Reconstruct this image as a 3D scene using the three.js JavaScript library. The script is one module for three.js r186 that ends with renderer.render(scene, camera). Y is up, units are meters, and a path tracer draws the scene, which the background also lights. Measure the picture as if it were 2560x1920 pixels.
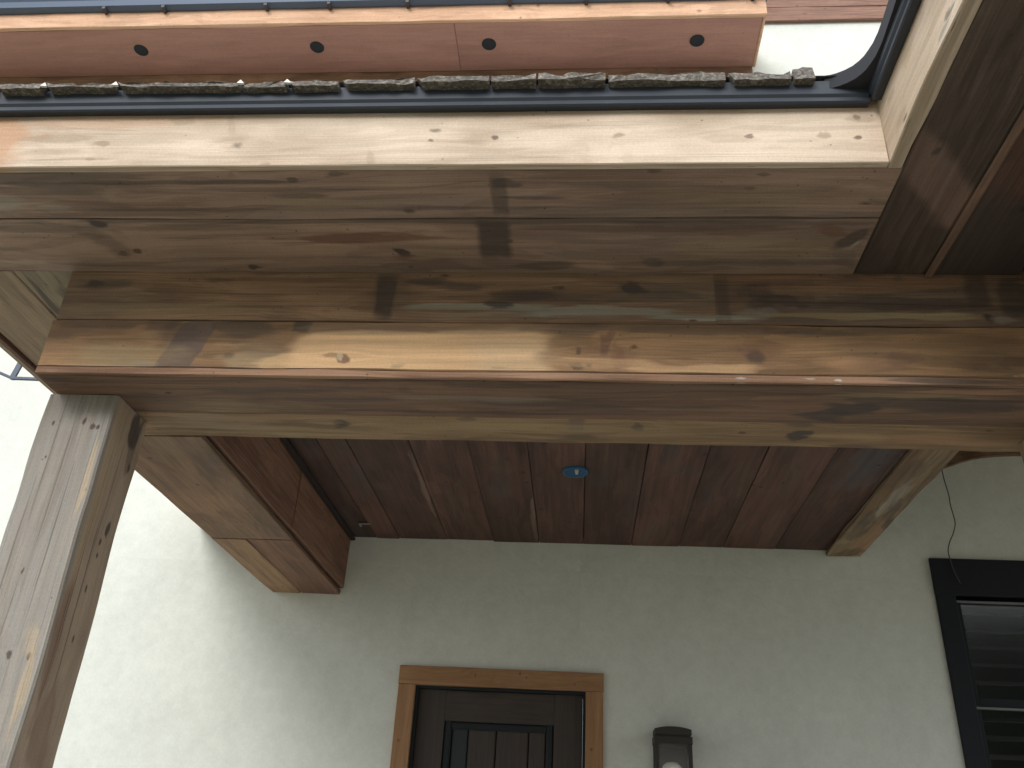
import * as THREE from 'three';
import { mergeGeometries, toCreasedNormals } from 'three/addons/utils/BufferGeometryUtils.js';

// ---------------------------------------------------------------- camera, sky, light, exposure
const scene = new THREE.Scene();
const camera = new THREE.PerspectiveCamera(47.14, 4 / 3, 0.05, 400);
camera.position.set(0, 1.55, 0);
camera.up.set(-0.0141, 0.880, 0.4746);
camera.lookAt(-0.0807, 1.55 + 0.473, -0.8774);

const renderer = new THREE.WebGLRenderer({ antialias: true });
renderer.setSize(1024, 768);
renderer.toneMapping = THREE.LinearToneMapping;
renderer.toneMappingExposure = 1.7;
renderer.shadowMap.enabled = true;

{ // a bright, even overcast sky
  const w = 64, h = 32, d = new Float32Array(w * h * 4);
  for (let j = 0; j < h; j++) for (let i = 0; i < w; i++) {
    const e = Math.max(0, Math.sin(((j + 0.5) / h - 0.5) * Math.PI)), k = 0.72 * (1 + 1.25 * e);
    d.set([0.97 * k, 1.0 * k, 1.045 * k, 1], (j * w + i) * 4);
  }
  const t = new THREE.DataTexture(d, w, h, THREE.RGBAFormat, THREE.FloatType);
  t.mapping = THREE.EquirectangularReflectionMapping; t.magFilter = THREE.LinearFilter; t.minFilter = THREE.LinearFilter;
  t.wrapS = THREE.RepeatWrapping; t.needsUpdate = true;
  scene.background = t; scene.environment = t;
}
const sun = new THREE.DirectionalLight(0xfffdfa, 1.1);
sun.position.set(-6, 12.5, 13); sun.target.position.set(0, 2, -3);
sun.castShadow = true; sun.shadow.radius = 40; sun.shadow.mapSize.set(2048, 2048);
Object.assign(sun.shadow.camera, { left: -9, right: 9, top: 9, bottom: -9, near: 1, far: 40 });
scene.add(sun, sun.target);
const marks = {
  fascia: [["e",0.581,0.112,0.1,0.107,"O",0.75,0.5,0],["e",0.796,0.109,0.099,0.016,"B",0.5,0.5,0],["e",0.756,0.056,0.126,0.009,"B",0.45,0.6,-0.1],["e",0.908,0.086,0.02,0.009,"B",0.8,0.4,0],["e",0.882,0.028,0.017,0.007,"B",0.7,0.4,0],["e",0.848,0.029,0.111,0.005,"B",0.5,0.5,0.1],["e",1.286,0.095,0.055,0.014,"B",0.3,0.6,0],["e",1.305,0.033,0.094,0.005,"B",0.4,0.5,-0.15],["e",1.404,0.006,0.016,0.007,"B",0.7,0.4,0],["e",1.261,-0.043,0.013,0.005,"B",0.6,0.4,0],["e",0.988,0.18,0.364,0.029,"O",0.35,0.6,0],["r",1.273,0.157,0.011,0.04,"B",0.3,0.5,0.3],["e",1.699,0.029,0.013,0.037,"B",0.45,0.6,0.2],["e",1.123,0.174,0.035,0.022,"B",0.5,0.5,0],["e",2.006,0.102,0.065,0.021,"B",0.35,0.6,0],["e",2.045,0.1,0.01,0.009,"D",0.8,0.4,0],["e",1.863,0.091,0.008,0.005,"D",0.8,0.4,0],["e",2.387,0.102,0.018,0.009,"D",0.5,0.5,0],["e",2.342,0.096,0.064,0.017,"B",0.2,0.6,0],["e",2.745,0.094,0.012,0.008,"D",0.8,0.4,0],["e",2.695,0.09,0.062,0.014,"B",0.35,0.6,0],["e",2.942,0.097,0.017,0.01,"B",0.6,0.5,0],["e",3.033,0.089,0.01,0.007,"D",0.8,0.4,0],["e",3.039,0.161,0.01,0.009,"D",0.8,0.4,0],["e",3.048,0.154,0.037,0.017,"B",0.5,0.5,0],["e",2.598,0.153,0.151,0.016,"B",0.2,0.6,0],["e",1.653,0.174,0.068,0.018,"B",0.2,0.6,0]],
  soff1: [["e",1.003,0.166,0.576,0.01,"K",0.6,0.5,0.02],["e",0.678,0.193,0.28,0.028,"K",0.5,0.6,0],["e",0.686,0.132,0.172,0.025,"K",0.45,0.6,0.3],["e",1.407,0.134,0.341,0.01,"K",0.45,0.5,0.03],["e",1.455,0.107,0.083,0.012,"K",0.5,0.5,0],["e",0.554,0.08,0.066,0.035,"P",0.55,0.5,0],["e",0.684,0.047,0.059,0.015,"P",0.5,0.5,0.3],["e",1.021,0.046,0.231,0.011,"K",0.5,0.6,0.02],["e",1.004,0.074,0.172,0.015,"R",0.35,0.6,0],["e",1.53,0.075,0.153,0.025,"Y",0.35,0.6,0],["r",2.051,0.104,0.024,0.093,"K",0.6,0.45,0],["e",2.064,0.157,0.045,0.02,"K",0.7,0.5,0],["e",2.147,0.093,0.067,0.008,"K",0.55,0.5,0.05],["e",2.128,0.113,0.053,0.006,"P",0.4,0.5,0.05],["e",1.588,0.199,0.027,0.012,"K",0.6,0.5,0],["e",1.461,0.177,0.014,0.012,"K",0.7,0.5,0],["e",2.488,0.201,0.02,0.011,"K",0.6,0.5,0],["e",2.344,0.18,0.254,0.011,"R",0.3,0.6,0],["e",2.783,0.185,0.015,0.009,"K",0.5,0.5,0],["e",2.756,0.129,0.015,0.01,"K",0.5,0.5,0],["e",1.912,0.047,0.246,0.008,"K",0.55,0.5,0],["e",2.737,0.09,0.331,0.044,"Y",0.25,0.7,0],["e",2.413,0.071,0.21,0.025,"R",0.22,0.7,0]],
  soff2: [["e",1.793,0.261,1.223,0.011,"K",0.6,0.5,0],["e",2.701,0.247,0.398,0.019,"K",0.5,0.6,0],["e",1.634,0.178,0.261,0.023,"R",0.8,0.45,0],["e",1.09,0.231,0.295,0.018,"K",0.35,0.6,0],["e",2.623,0.221,0.509,0.011,"R",0.5,0.5,0],["r",2.021,0.174,0.051,0.095,"K",0.85,0.35,0],["r",2.022,0.212,0.042,0.032,"K",0.4,0.4,0],["e",1.722,0.112,0.03,0.022,"K",1,0.3,0.3],["e",1.716,0.08,0.042,0.02,"R",0.5,0.6,0],["e",0.847,0.115,0.012,0.015,"R",1,0.4,0],["e",0.858,0.115,0.009,0.01,"K",0.7,0.4,0],["e",1.205,0.023,0.019,0.016,"K",0.9,0.4,0],["e",0.784,0.25,0.039,0.023,"K",0.9,0.4,0.2],["e",0.775,0.154,0.046,0.087,"K",0.4,0.7,0.3],["e",0.798,0.105,0.019,0.018,"K",0.6,0.5,0],["e",0.589,0.225,0.243,0.023,"K",0.45,0.6,0],["e",0.542,0.142,0.173,0.062,"R",0.25,0.7,0],["e",2.192,0.038,0.081,0.025,"K",0.6,0.5,0],["e",2.513,0.061,0.035,0.02,"K",0.5,0.5,0],["e",2.913,0.122,0.26,0.066,"Y",0.25,0.6,0],["e",3.028,0.212,0.048,0.026,"R",0.6,0.5,0.3],["e",3.087,0.168,0.032,0.045,"K",0.7,0.5,-0.6],["e",3.106,0.145,0.008,0.021,"P",0.8,0.4,-0.5],["e",1.844,0.12,0.088,0.049,"Y",0.2,0.6,0],["e",2.785,0.057,0.421,0.019,"K",0.35,0.6,0]],
  upper: [["e",0.132,0.144,0.097,0.022,"K",0.5,0.6,0],["e",0.092,0.144,0.032,0.015,"K",0.7,0.5,0],["r",1.086,0.098,0.033,0.082,"K",0.8,0.35,0],["e",1.103,0.125,0.061,0.072,"K",0.35,0.6,0],["e",0.271,0.047,0.375,0.025,"Y",0.4,0.6,0],["e",1.214,0.157,0.091,0.016,"K",0.75,0.5,0.05],["e",1.338,0.136,0.09,0.02,"K",0.65,0.5,0.1],["e",1.519,0.101,0.089,0.021,"K",0.6,0.5,0],["e",1.843,0.103,0.318,0.028,"K",0.55,0.6,0.02],["e",1.88,0.13,0.038,0.021,"K",0.9,0.5,0],["e",1.652,0.134,0.015,0.009,"K",0.8,0.4,0],["e",2.006,0.175,0.462,0.009,"O",0.3,0.5,0],["e",1.403,0.059,0.236,0.012,"N",0.75,0.4,0.01],["e",1.756,0.046,0.274,0.016,"N",0.85,0.4,0.05],["e",2.058,0.026,0.17,0.009,"N",0.95,0.35,-0.03],["e",1.462,0.069,0.044,0.016,"K",0.8,0.4,0],["e",1.567,0.031,0.319,0.01,"N",0.35,0.5,0.02],["e",2.276,0.106,0.043,0.052,"K",0.55,0.5,0],["e",2.346,0.092,0.057,0.024,"K",0.7,0.5,0.2],["e",2.249,0.03,0.051,0.024,"N",0.5,0.5,0],["e",2.3,0.051,0.034,0.02,"P",0.4,0.5,0],["r",2.162,0.105,0.02,0.079,"K",0.5,0.5,0],["e",2.577,0.036,0.302,0.012,"Y",0.85,0.4,0.01],["e",2.708,0.083,0.275,0.024,"K",0.5,0.5,0],["e",2.709,0.178,0.02,0.016,"K",0.9,0.4,0],["e",2.626,0.189,0.028,0.014,"K",0.6,0.5,0],["e",2.762,0.158,0.236,0.024,"O",0.35,0.6,0],["e",2.591,0.139,0.21,0.016,"O",0.3,0.6,0],["r",2.938,0.136,0.036,0.077,"K",0.65,0.5,0],["e",2.953,0.034,0.019,0.015,"K",0.9,0.4,0],["e",2.998,0.026,0.054,0.017,"P",0.5,0.5,0],["e",3.043,0.111,0.054,0.084,"K",0.7,0.6,0],["e",0.513,0.159,0.048,0.009,"K",0.4,0.6,0],["e",0.75,0.16,0.28,0.022,"R",0.25,0.7,0]],
  lower: [["e",0.193,0.163,0.172,0.021,"K",0.55,0.6,0],["e",0.088,0.144,0.078,0.035,"K",0.35,0.7,0],["e",0.34,0.138,0.062,0.038,"O",0.35,0.6,0],["r",0.47,0.082,0.058,0.098,"M",0.85,0.12,-0.35],["r",0.373,0.165,0.053,0.028,"K",0.5,0.5,-0.3],["e",0.451,0.131,0.061,0.045,"K",0.4,0.6,0],["e",0.662,0.147,0.122,0.038,"K",0.65,0.45,0],["r",0.834,0.161,0.03,0.024,"K",0.8,0.4,-0.2],["e",0.685,0.031,0.134,0.04,"B2",0.6,0.5,0.1],["e",0.728,0.078,0.105,0.027,"K",0.25,0.6,0.3],["e",0.621,0.047,0.021,0.012,"K",0.5,0.5,0],["e",0.771,0.048,0.104,0.017,"K",0.2,0.6,0.3],["r",1.212,0.061,0.41,0.085,"O2",0.95,0.12,0],["e",1.203,0.152,0.424,0.022,"B",0.5,0.6,0],["e",0.851,0.016,0.103,0.039,"O2",0.6,0.5,0],["r",1.516,0.05,0.12,0.065,"P2",0.35,0.5,0],["e",0.987,0.043,0.024,0.023,"R",0.8,0.4,0.3],["e",0.949,0.051,0.029,0.007,"R",0.5,0.5,0],["e",0.976,0.048,0.012,0.015,"P2",0.8,0.4,0],["e",1.276,0.153,0.321,0.009,"R",0.25,0.6,0],["e",1.159,0.012,0.023,0.01,"B",0.5,0.5,0],["e",1.475,0.013,0.028,0.006,"B",0.4,0.5,0],["e",1.685,0.157,0.086,0.04,"K",0.4,0.6,0],["e",1.715,0.02,0.017,0.013,"K",0.8,0.4,0],["e",1.75,0.025,0.008,0.006,"K",0.8,0.4,0],["e",1.717,0.074,0.011,0.016,"K",0.7,0.4,0],["e",1.8,0.103,0.014,0.049,"R",0.7,0.5,-0.25],["e",1.856,0.054,0.042,0.042,"R",0.35,0.5,0],["e",1.757,0.081,0.057,0.013,"R",0.4,0.5,0],["e",1.842,0.046,0.02,0.064,"R",0.4,0.5,0],["e",1.785,0.029,0.167,0.023,"O2",0.35,0.6,0],["e",2.063,0.017,0.192,0.016,"O2",0.45,0.6,0],["e",2.251,0.064,0.036,0.029,"K",0.75,0.5,0.2],["e",2.253,0.084,0.096,0.026,"R",0.35,0.6,0.2],["e",2.54,0.039,0.12,0.022,"O",0.5,0.6,0],["e",2.67,0.057,0.053,0.029,"R",0.5,0.6,0],["e",2.07,0.161,0.418,0.017,"K",0.5,0.6,0],["e",2.692,0.161,0.27,0.02,"K",0.6,0.6,0],["e",2.943,0.068,0.118,0.094,"K",0.35,0.7,0],["e",2.722,0.089,0.319,0.048,"D",0.35,0.7,0],["e",2.981,-0.004,0.039,0.015,"K",0.7,0.5,0],["e",2.988,-0.001,0.01,0.009,"P",0.7,0.4,0],["e",0.24,0.05,0.199,0.051,"Y",0.5,0.6,0],["e",0.332,-0.008,0.3,0.013,"O",0.4,0.5,0],["e",0.343,0.009,0.076,0.027,"N",0.25,0.6,0]],
  botA: [["e",0.699,0.184,0.303,0.019,"K",0.5,0.5,0],["e",0.894,0.12,0.245,0.017,"K",0.5,0.5,0],["e",0.785,0.063,0.204,0.017,"K",0.45,0.5,0],["e",1.35,0.147,0.235,0.016,"P",0.22,0.5,0],["e",1.702,0.114,0.432,0.019,"K",0.4,0.5,0],["e",2.572,0.118,0.11,0.044,"K",0.9,0.5,-0.2],["e",2.486,0.067,0.084,0.033,"K",0.8,0.5,0],["e",2.595,0.181,0.081,0.03,"K",0.6,0.5,0.2],["e",2.835,0.152,0.212,0.043,"K",0.7,0.5,0],["e",2.68,0.214,0.21,0.015,"Y",0.6,0.5,0.05],["e",2.842,0.242,0.129,0.014,"O",0.5,0.5,0],["e",0.559,0.048,0.256,0.042,"Y",0.25,0.6,0],["e",2.216,0.144,0.277,0.019,"R",0.4,0.5,0],["e",0.2,-0.035,0.068,0.075,"K",0.7,0.5,0],["e",0.33,0.075,0.097,0.07,"K",0.3,0.6,0],["e",0.282,0.039,0.098,0.035,"R",0.4,0.6,0]],
  botB: [["e",0.903,0.133,0.029,0.033,"K",0.9,0.4,0],["e",0.846,0.13,0.049,0.026,"B",0.4,0.5,0],["e",1.339,0.178,0.031,0.014,"D",0.6,0.4,0],["r",1.709,0.168,0.027,0.057,"M",0.7,0.4,0],["e",1.913,0.137,0.02,0.032,"K",0.9,0.4,0],["e",2.449,0.088,0.033,0.036,"K",0.9,0.4,0],["e",1.717,0.052,0.063,0.023,"K",0.4,0.5,0],["e",1.621,0.013,0.096,0.019,"K",0.35,0.5,0],["e",2.432,0.183,0.043,0.021,"K",0.5,0.5,0],["e",0.726,0.051,0.333,0.031,"Y",0.35,0.6,0],["e",2.782,0.084,0.288,0.033,"O",0.4,0.5,0],["e",2.616,0.095,0.117,0.025,"Y",0.6,0.5,0],["e",1.483,0.12,0.464,0.044,"Y",0.35,0.6,0],["e",0.515,0.117,0.134,0.038,"B",0.4,0.6,0],["e",2.639,0.007,0.09,0.019,"K",0.5,0.5,0],["e",0.394,0.149,0.1,0.068,"B",0.5,0.6,0]],
  wing1: [["e",0.547,0.067,0.014,0.012,"K",0.95,0.4,-0.6]],
  wfascia: [["e",0.443,0.034,0.026,0.006,"K2",0.8,0.5,0],["e",0.409,0.023,0.033,0.006,"K2",0.6,0.5,0],["e",0.139,-0.013,0.019,0.006,"D",0.9,0.4,0],["e",0.128,0.038,0.035,0.016,"B",0.5,0.5,0],["e",0.089,0.151,0.03,0.01,"B",0.5,0.5,0],["e",0.219,0.151,0.049,0.032,"Y",0.4,0.6,0]],
  sideU: [["e",1.099,0.242,0.13,0.108,"B",0.4,0.6,0],["e",0.934,0.374,0.243,0.093,"K",0.35,0.6,0.5],["e",0.427,0.374,0.385,0.084,"K",0.3,0.6,0.5],["e",0.464,0.098,0.119,0.127,"O",0.3,0.6,0],["e",0.118,0.362,0.097,0.068,"K",0.35,0.6,0]],
};

// ---------------------------------------------------------------- noise
const perm = new Float32Array(4096);
{ let s = 12345; for (let i = 0; i < 4096; i++) { s = (Math.imul(s, 1664525) + 1013904223) >>> 0; perm[i] = s / 4294967296; } }
const hash = (x, y) => perm[(Math.imul(x, 1619) + Math.imul(y, 31337)) & 4095];
function vn(x, y) {
  const xi = Math.floor(x), yi = Math.floor(y); let fx = x - xi, fy = y - yi;
  fx = fx * fx * (3 - 2 * fx); fy = fy * fy * (3 - 2 * fy);
  const a = hash(xi, yi), b = hash(xi + 1, yi), c = hash(xi, yi + 1), d = hash(xi + 1, yi + 1);
  return a + (b - a) * fx + (c - a) * fy + (a - b - c + d) * fx * fy;
}
const fbm = (x, y, o = 3) => { let s = 0, a = 0.5, n = 0; for (let i = 0; i < o; i++) { s += a * vn(x, y); n += a; x = x * 2.03 + 17.1; y = y * 2.03 + 9.7; a *= 0.5; } return s / n; };
const ss = (a, b, x) => { const t = Math.min(1, Math.max(0, (x - a) / (b - a))); return t * t * (3 - 2 * t); };
function rng(seed) { let s = seed * 2654435761 >>> 0; return () => { s = (s + 0x6d2b79f5) | 0; let t = Math.imul(s ^ (s >>> 15), 1 | s); t = (t + Math.imul(t ^ (t >>> 7), 61 | t)) ^ t; return ((t ^ (t >>> 14)) >>> 0) / 4294967296; }; }
const warm = [1.05, 0.965, 0.89], W3 = (c) => c && c.map((x, i) => x * warm[i]);
const enc = (c) => 255 * (c <= 0.0031308 ? 12.92 * c : 1.055 * Math.pow(c, 1 / 2.4) - 0.055);

// ---------------------------------------------------------------- wood
// linear base colours of stains, knots, lichen and bare wood on the reclaimed boards
const tint = {
  G: [0.10, 0.095, 0.10],
  F: [0.85, 0.82, 0.75],
  K: [0.080, 0.067, 0.06], K2: [0.16, 0.19, 0.17], D: [0.13, 0.09, 0.06], B: [0.34, 0.25, 0.17], B2: [0.50, 0.37, 0.22], R: [0.19, 0.095, 0.065], O: [0.52, 0.29, 0.16],
  O2: [0.85, 0.55, 0.30], W: [0.24, 0.155, 0.12], P: [0.40, 0.37, 0.31], P2: [0.72, 0.55, 0.36], Y: [0.40, 0.31, 0.17], N: [0.38, 0.37, 0.30], M: [0.17, 0.12, 0.10],
};
function texture(w, h, f, srgb = true) {
  const d = new Uint8Array(w * h * 4), c = [0, 0, 0];
  for (let j = 0; j < h; j++) for (let i = 0; i < w; i++) {
    f((i + 0.5) / w, (j + 0.5) / h, c); const o = (j * w + i) * 4;
    for (let k = 0; k < 3; k++) d[o + k] = Math.max(0, Math.min(255, srgb ? enc(Math.max(0, c[k])) : c[k] * 255));
    d[o + 3] = 255;
  }
  const t = new THREE.DataTexture(d, w, h);
  t.magFilter = THREE.LinearFilter; t.minFilter = THREE.LinearMipmapLinearFilter; t.generateMipmaps = true; t.anisotropy = 8;
  t.wrapS = t.wrapT = THREE.RepeatWrapping;
  if (srgb) t.colorSpace = THREE.SRGBColorSpace;
  t.needsUpdate = true; return t;
}
// one shared relief for sawn timber: saw marks across, fibres along
const woodRelief = texture(1024, 256, (u, v, c) => {
  const s = u * 3, t = v * 0.25, f = fbm(s * 6, t * 260, 3), k = ss(0.63, 0.72, fbm(s * 1.3 + 5, t * 130, 2));
  const x = 0.55 + 0.5 * (f - 0.5) + 0.25 * (vn(s * 160, t * 25) - 0.5) + 0.3 * (fbm(s * 9, t * 40, 2) - 0.5) - 0.45 * k; c[0] = c[1] = c[2] = Math.max(0, Math.min(1, x));
}, false);
function wood(o) {
  const base = W3(o.base), dark = W3(o.dark) || base.map((x) => x * 0.5), grey = W3(o.grey);
  const { L, W, seed = 1, greyAmount = 0.5, mottle = 0.5, grain = 0.5, knots = 3, cracks = 0.4, px = 600, marks: mk = [], bump = 0.0016, rough = 0.85, strips = null, wear = 0.7 } = o;
  const w = Math.min(2048, Math.max(64, Math.round(L * px))), h = Math.min(512, Math.max(32, Math.round(W * px)));
  const R = rng(seed), ox = R() * 90, oy = R() * 90, kn = [];
  for (const k of mk) if (k[0] === 'e' && k[3] < 0.03 && k[4] < 0.035 && 'KRD'.includes(k[5])) kn.push([k[1], k[2], k[3] * 0.9, k[4] * 0.9, 1]);
  for (let i = 0; i < knots; i++) kn.push([R() * L, R() * W, 0.006 + R() * 0.011, 0.004 + R() * 0.008]);
  const dots = []; for (let i = 0; i < L * W * 60 * wear; i++) dots.push([R() * L, R() * W, 0.0016 + R() * 0.002, 0.4 + R() * 0.6]);
  const map = texture(w, h, (u, v, c) => {
    const s = u * L, t = v * W; let tw = t + 0.012 * (vn(s * 1.7 + ox, t * 8 + oy) - 0.5) * 2, kd = 0;
    for (const k of kn) { const a = (s - k[0]) / (k[2] * 4), b = (t - k[1]) / (k[3] * 2.2), e = Math.exp(-a * a - b * b); tw += (t > k[1] ? -1 : 1) * e * k[3] * 0.8; const q = Math.hypot((s - k[0]) / k[2], (t - k[1]) / k[3]) + 0.5 * (vn(s * 150, t * 150) - 0.5); if (!k[4]) kd = Math.max(kd, ss(1.5, 0.4, q)); }
    const g1 = fbm(s * 1.6 + ox, tw * 55 + oy, 3), g2 = fbm(s * 7 + ox, tw * 330 + oy, 2), m = fbm(s * 1.1 + oy, t * 7 + ox, 3), m2 = fbm(s * 5 + ox * 2, t * 14 + oy, 3);
    const rr = tw * 95 + 2.2 * fbm(s * 0.7 + oy, t * 5 + ox, 2), rg = rr - Math.floor(rr), ring = (rg < 0.75 ? rg / 0.75 : (1 - rg) / 0.25) * (0.4 + 0.9 * vn(s * 2 + ox, t * 30));
    const d = Math.min(1, Math.max(0, 0.5 + (g1 - 0.5) * 2.0 * grain + (g2 - 0.5) * 0.9 * grain - (ring - 0.35) * 0.7 * grain + (m - 0.5) * 3.0 * mottle + (m2 - 0.5) * 1.6 * mottle));
    for (let i = 0; i < 3; i++) c[i] = dark[i] + (base[i] - dark[i]) * (0.25 + 1.1 * d);
    if (strips) for (const [a, b, col, al] of strips) { const q = ss(a - 0.006, a + 0.006, t + 0.03 * (vn(s * 4 + 3, t * 20) - 0.5)) * ss(b + 0.006, b - 0.006, t + 0.02 * (vn(s * 5, t * 20) - 0.5)) * al * (0.75 + 0.4 * g1); for (let i = 0; i < 3; i++) c[i] += (col[i] - c[i]) * Math.min(1, q); }
    if (grey) { const q = ss(0.42, 0.68, fbm(s * 1.4 + oy * 3, t * 10 + ox, 3)) * greyAmount; for (let i = 0; i < 3; i++) c[i] += (grey[i] * (0.7 + 0.6 * g1) - c[i]) * q; }
    if (wear) { // worn and stained patches that follow the grain, scuffs, nail holes
      const wx = fbm(s * 2.2 + ox, t * 9 + oy, 2), p1 = ss(0.50, 0.60, fbm(s * 3.1 + 4 * wx + ox, tw * 26 + 5 * wx, 4)) * 0.42 * wear, p2 = ss(0.55, 0.66, fbm(s * 5 + 3 * wx + 40, tw * 60 + oy, 3)) * 0.35 * wear, p3 = ss(0.60, 0.66, fbm(s * 2.6 + oy, tw * 42 + 3 * wx + 70, 3)) * 0.45 * wear;
      for (let i = 0; i < 3; i++) { c[i] += (dark[i] * 0.8 - c[i]) * p1; c[i] += (base[i] * 1.22 - c[i]) * p2; c[i] += (dark[i] * 0.55 - c[i]) * p3; }
      for (const n of dots) { const e = Math.abs(s - n[0]) < 0.006 && Math.abs(t - n[1]) < 0.006 ? Math.hypot(s - n[0], t - n[1]) / n[2] : 9; if (e < 1.3) { const q = ss(1.3, 0.6, e) * n[3]; for (let i = 0; i < 3; i++) c[i] *= 1 - 0.75 * q; } }
    }
    for (const k of mk) {
      const rs = k[3], rt = k[4], ds = (s - k[1] + k[8] * (t - k[2])) / rs, dt = (t - k[2]) / rt; if (ds * ds > 6 || dt * dt > 6) continue;
      let q = k[0] === 'e' ? Math.sqrt(ds * ds + dt * dt) : Math.pow(ds ** 6 + dt ** 6, 1 / 6);
      { const e = (fbm(s * (5 + 0.45 / rs) + k[1] * 31, t * (12 + 0.6 / rt) + k[2] * 17, 3) - 0.5) * (k[0] === 'e' ? 1 : 0.3); q = q * (1 + 0.9 * e) + e * (k[7] + 0.15); }
      const al = k[6] * ss(1 + k[7] * 0.6, 1 - k[7] * 0.8, q) * (0.72 + 0.5 * (g2 * 0.5 + g1 * 0.5)); if (al <= 0) continue;
      const small = rs < 0.03 && rt < 0.035 && k[5] === 'K', col = small && q > 0.62 ? tint.D : tint[k[5]]; for (let i = 0; i < 3; i++) c[i] += (col[i] * (0.75 + 0.5 * g1) - c[i]) * Math.min(1, al);
    }
    const cr = ss(0.66, 0.74, fbm(s * 1.2 + ox * 3, tw * 90 + oy * 2, 2)) * cracks; for (let i = 0; i < 3; i++) c[i] *= 1 - 0.4 * cr;
    const gr = 0.90 + 0.20 * vn(s * 520 + ox, t * 620 + oy); for (let i = 0; i < 3; i++) c[i] *= gr;
    if (kd > 0) for (let i = 0; i < 3; i++) c[i] += (dark[i] * 0.55 - c[i]) * kd * 0.85;
  });
  const r = woodRelief.clone(); r.repeat.set(L / 3, W / 0.25); r.offset.set(R(), R()); r.needsUpdate = true;
  return new THREE.MeshStandardMaterial({ map, roughness: rough, metalness: 0, bumpMap: r, bumpScale: bump });
}

// ---------------------------------------------------------------- geometry helpers
// a sawn timber: chamfered section run along an axis, edges a little uneven; u runs along the grain, v across each face
function timber({ axis, x, y, z, ch = 0.004, wob = 0.0015, n = 12, seed = 1, atlas = false, freq = 4, flat = false }) {
  const R = { x, y, z }, [p, q] = axis === 'x' ? ['z', 'y'] : axis === 'z' ? ['x', 'y'] : ['x', 'z'];
  const [l0, l1] = R[axis], [p0, p1] = R[p], [q0, q1] = R[q], pos = [], uv = [], flip = axis !== 'z';
  const pt = (i, k) => { // station i, ring point k (0..7)
    const e = l0 + (l1 - l0) * i / n, cn = [0, 1, 1, 2, 2, 3, 3, 0][k], px = cn === 0 || cn === 3 ? p0 : p1, qx = cn < 2 ? q0 : q1;
    let a = px, b = qx; const jx = wob * 2 * (fbm(e * freq + seed * 7.3, cn * 5.1 + seed, 2) - 0.5) * 2, jy = wob * 2 * (fbm(e * freq + seed * 3.9, cn * 7.7 + seed + 40, 2) - 0.5) * 2;
    const cp = [ch, -ch, 0, 0, -ch, ch, 0, 0][k], cq = [0, 0, ch, -ch, 0, 0, -ch, ch][k]; a += cp + jx; b += cq + jy;
    const o = { [axis]: e, [p]: a, [q]: b }; return [o.x, o.y, o.z, a, b, e];
  };
  const push = (A, B, C, U) => { const t = flip ? [[A, U[0]], [C, U[2]], [B, U[1]]] : [[A, U[0]], [B, U[1]], [C, U[2]]]; for (const [P, w] of t) { pos.push(P[0], P[1], P[2]); uv.push(w[0], w[1]); } };
  const V = (P, f) => { let v = f % 2 === 0 ? (P[3] - p0) / (p1 - p0) : (P[4] - q0) / (q1 - q0); v = Math.min(0.998, Math.max(0.002, v)); return atlas ? (f + v) / 4 : v; };
  const Uo = (i) => i / n;
  for (let k = 0; k < 8; k++) { const f = Math.floor(k / 2), k2 = (k + 1) % 8;
    for (let i = 0; i < n; i++) { const A = pt(i, k), B = pt(i, k2), C = pt(i + 1, k2), D = pt(i + 1, k), u0 = Uo(i), u1 = Uo(i + 1);
      push(A, C, B, [[u0, V(A, f)], [u1, V(C, f)], [u0, V(B, f)]]); push(A, D, C, [[u0, V(A, f)], [u1, V(D, f)], [u1, V(C, f)]]); } }
  for (const i of [0, n]) for (let k = 1; k < 7; k++) { const A = pt(i, 0), B = pt(i, k), C = pt(i, k + 1), w = (P) => [i / n + (i ? -1 : 1) * 0.02 * (P[4] - q0) / (q1 - q0), V(P, 0)];
    if (i) push(A, C, B, [w(A), w(C), w(B)]); else push(A, B, C, [w(A), w(B), w(C)]); }
  const g = new THREE.BufferGeometry();
  g.setAttribute('position', new THREE.Float32BufferAttribute(pos, 3)); g.setAttribute('uv', new THREE.Float32BufferAttribute(uv, 2));
  if (flat) { g.computeVertexNormals(); return g; }
  return toCreasedNormals(g, 0.45);
}
const count = {};
function named(name) { const k = count[name] = (count[name] || 0) + 1; return k === 1 ? name : `${name}_${String(k - 1).padStart(3, '0')}`; }
function shade(o) { o.traverse((m) => { if (m.isMesh) { m.castShadow = m.receiveShadow = true; } }); }
function thing(name, label, category, [x, y, z] = [0, 0, 0], group) {
  const g = new THREE.Group(); g.name = named(name); g.position.set(x, y, z); g.userData = { label, category }; if (group) g.userData.group = group;
  scene.add(g); return g;
}
function part(name, geo, mat, parent) { // geometry is given in world metres and moved to the thing's own base
  const m = new THREE.Mesh(geo, mat); m.name = name; m.castShadow = m.receiveShadow = true;
  let o = parent; const off = new THREE.Vector3(); while (o && o !== scene) { off.add(o.position); o = o.parent; }
  geo.translate(-off.x, -off.y, -off.z); parent.add(m); return m;
}
function struct(name, geo, mat) { const m = new THREE.Mesh(geo, mat); m.name = name; m.userData = { kind: 'structure' }; m.castShadow = m.receiveShadow = true; scene.add(m); return m; }
function box(x0, x1, y0, y1, z0, z1) { const g = new THREE.BoxGeometry(x1 - x0, y1 - y0, z1 - z0); g.translate((x0 + x1) / 2, (y0 + y1) / 2, (z0 + z1) / 2); return g; }
function bevel(x0, x1, y0, y1, z0, z1, b = 0.004) { // box with bevelled long edges
  return timber({ axis: (x1 - x0) >= Math.max(y1 - y0, z1 - z0) ? 'x' : (y1 - y0) >= (z1 - z0) ? 'y' : 'z', x: [x0, x1], y: [y0, y1], z: [z0, z1], ch: b, wob: 0, n: 1 });
}
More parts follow.
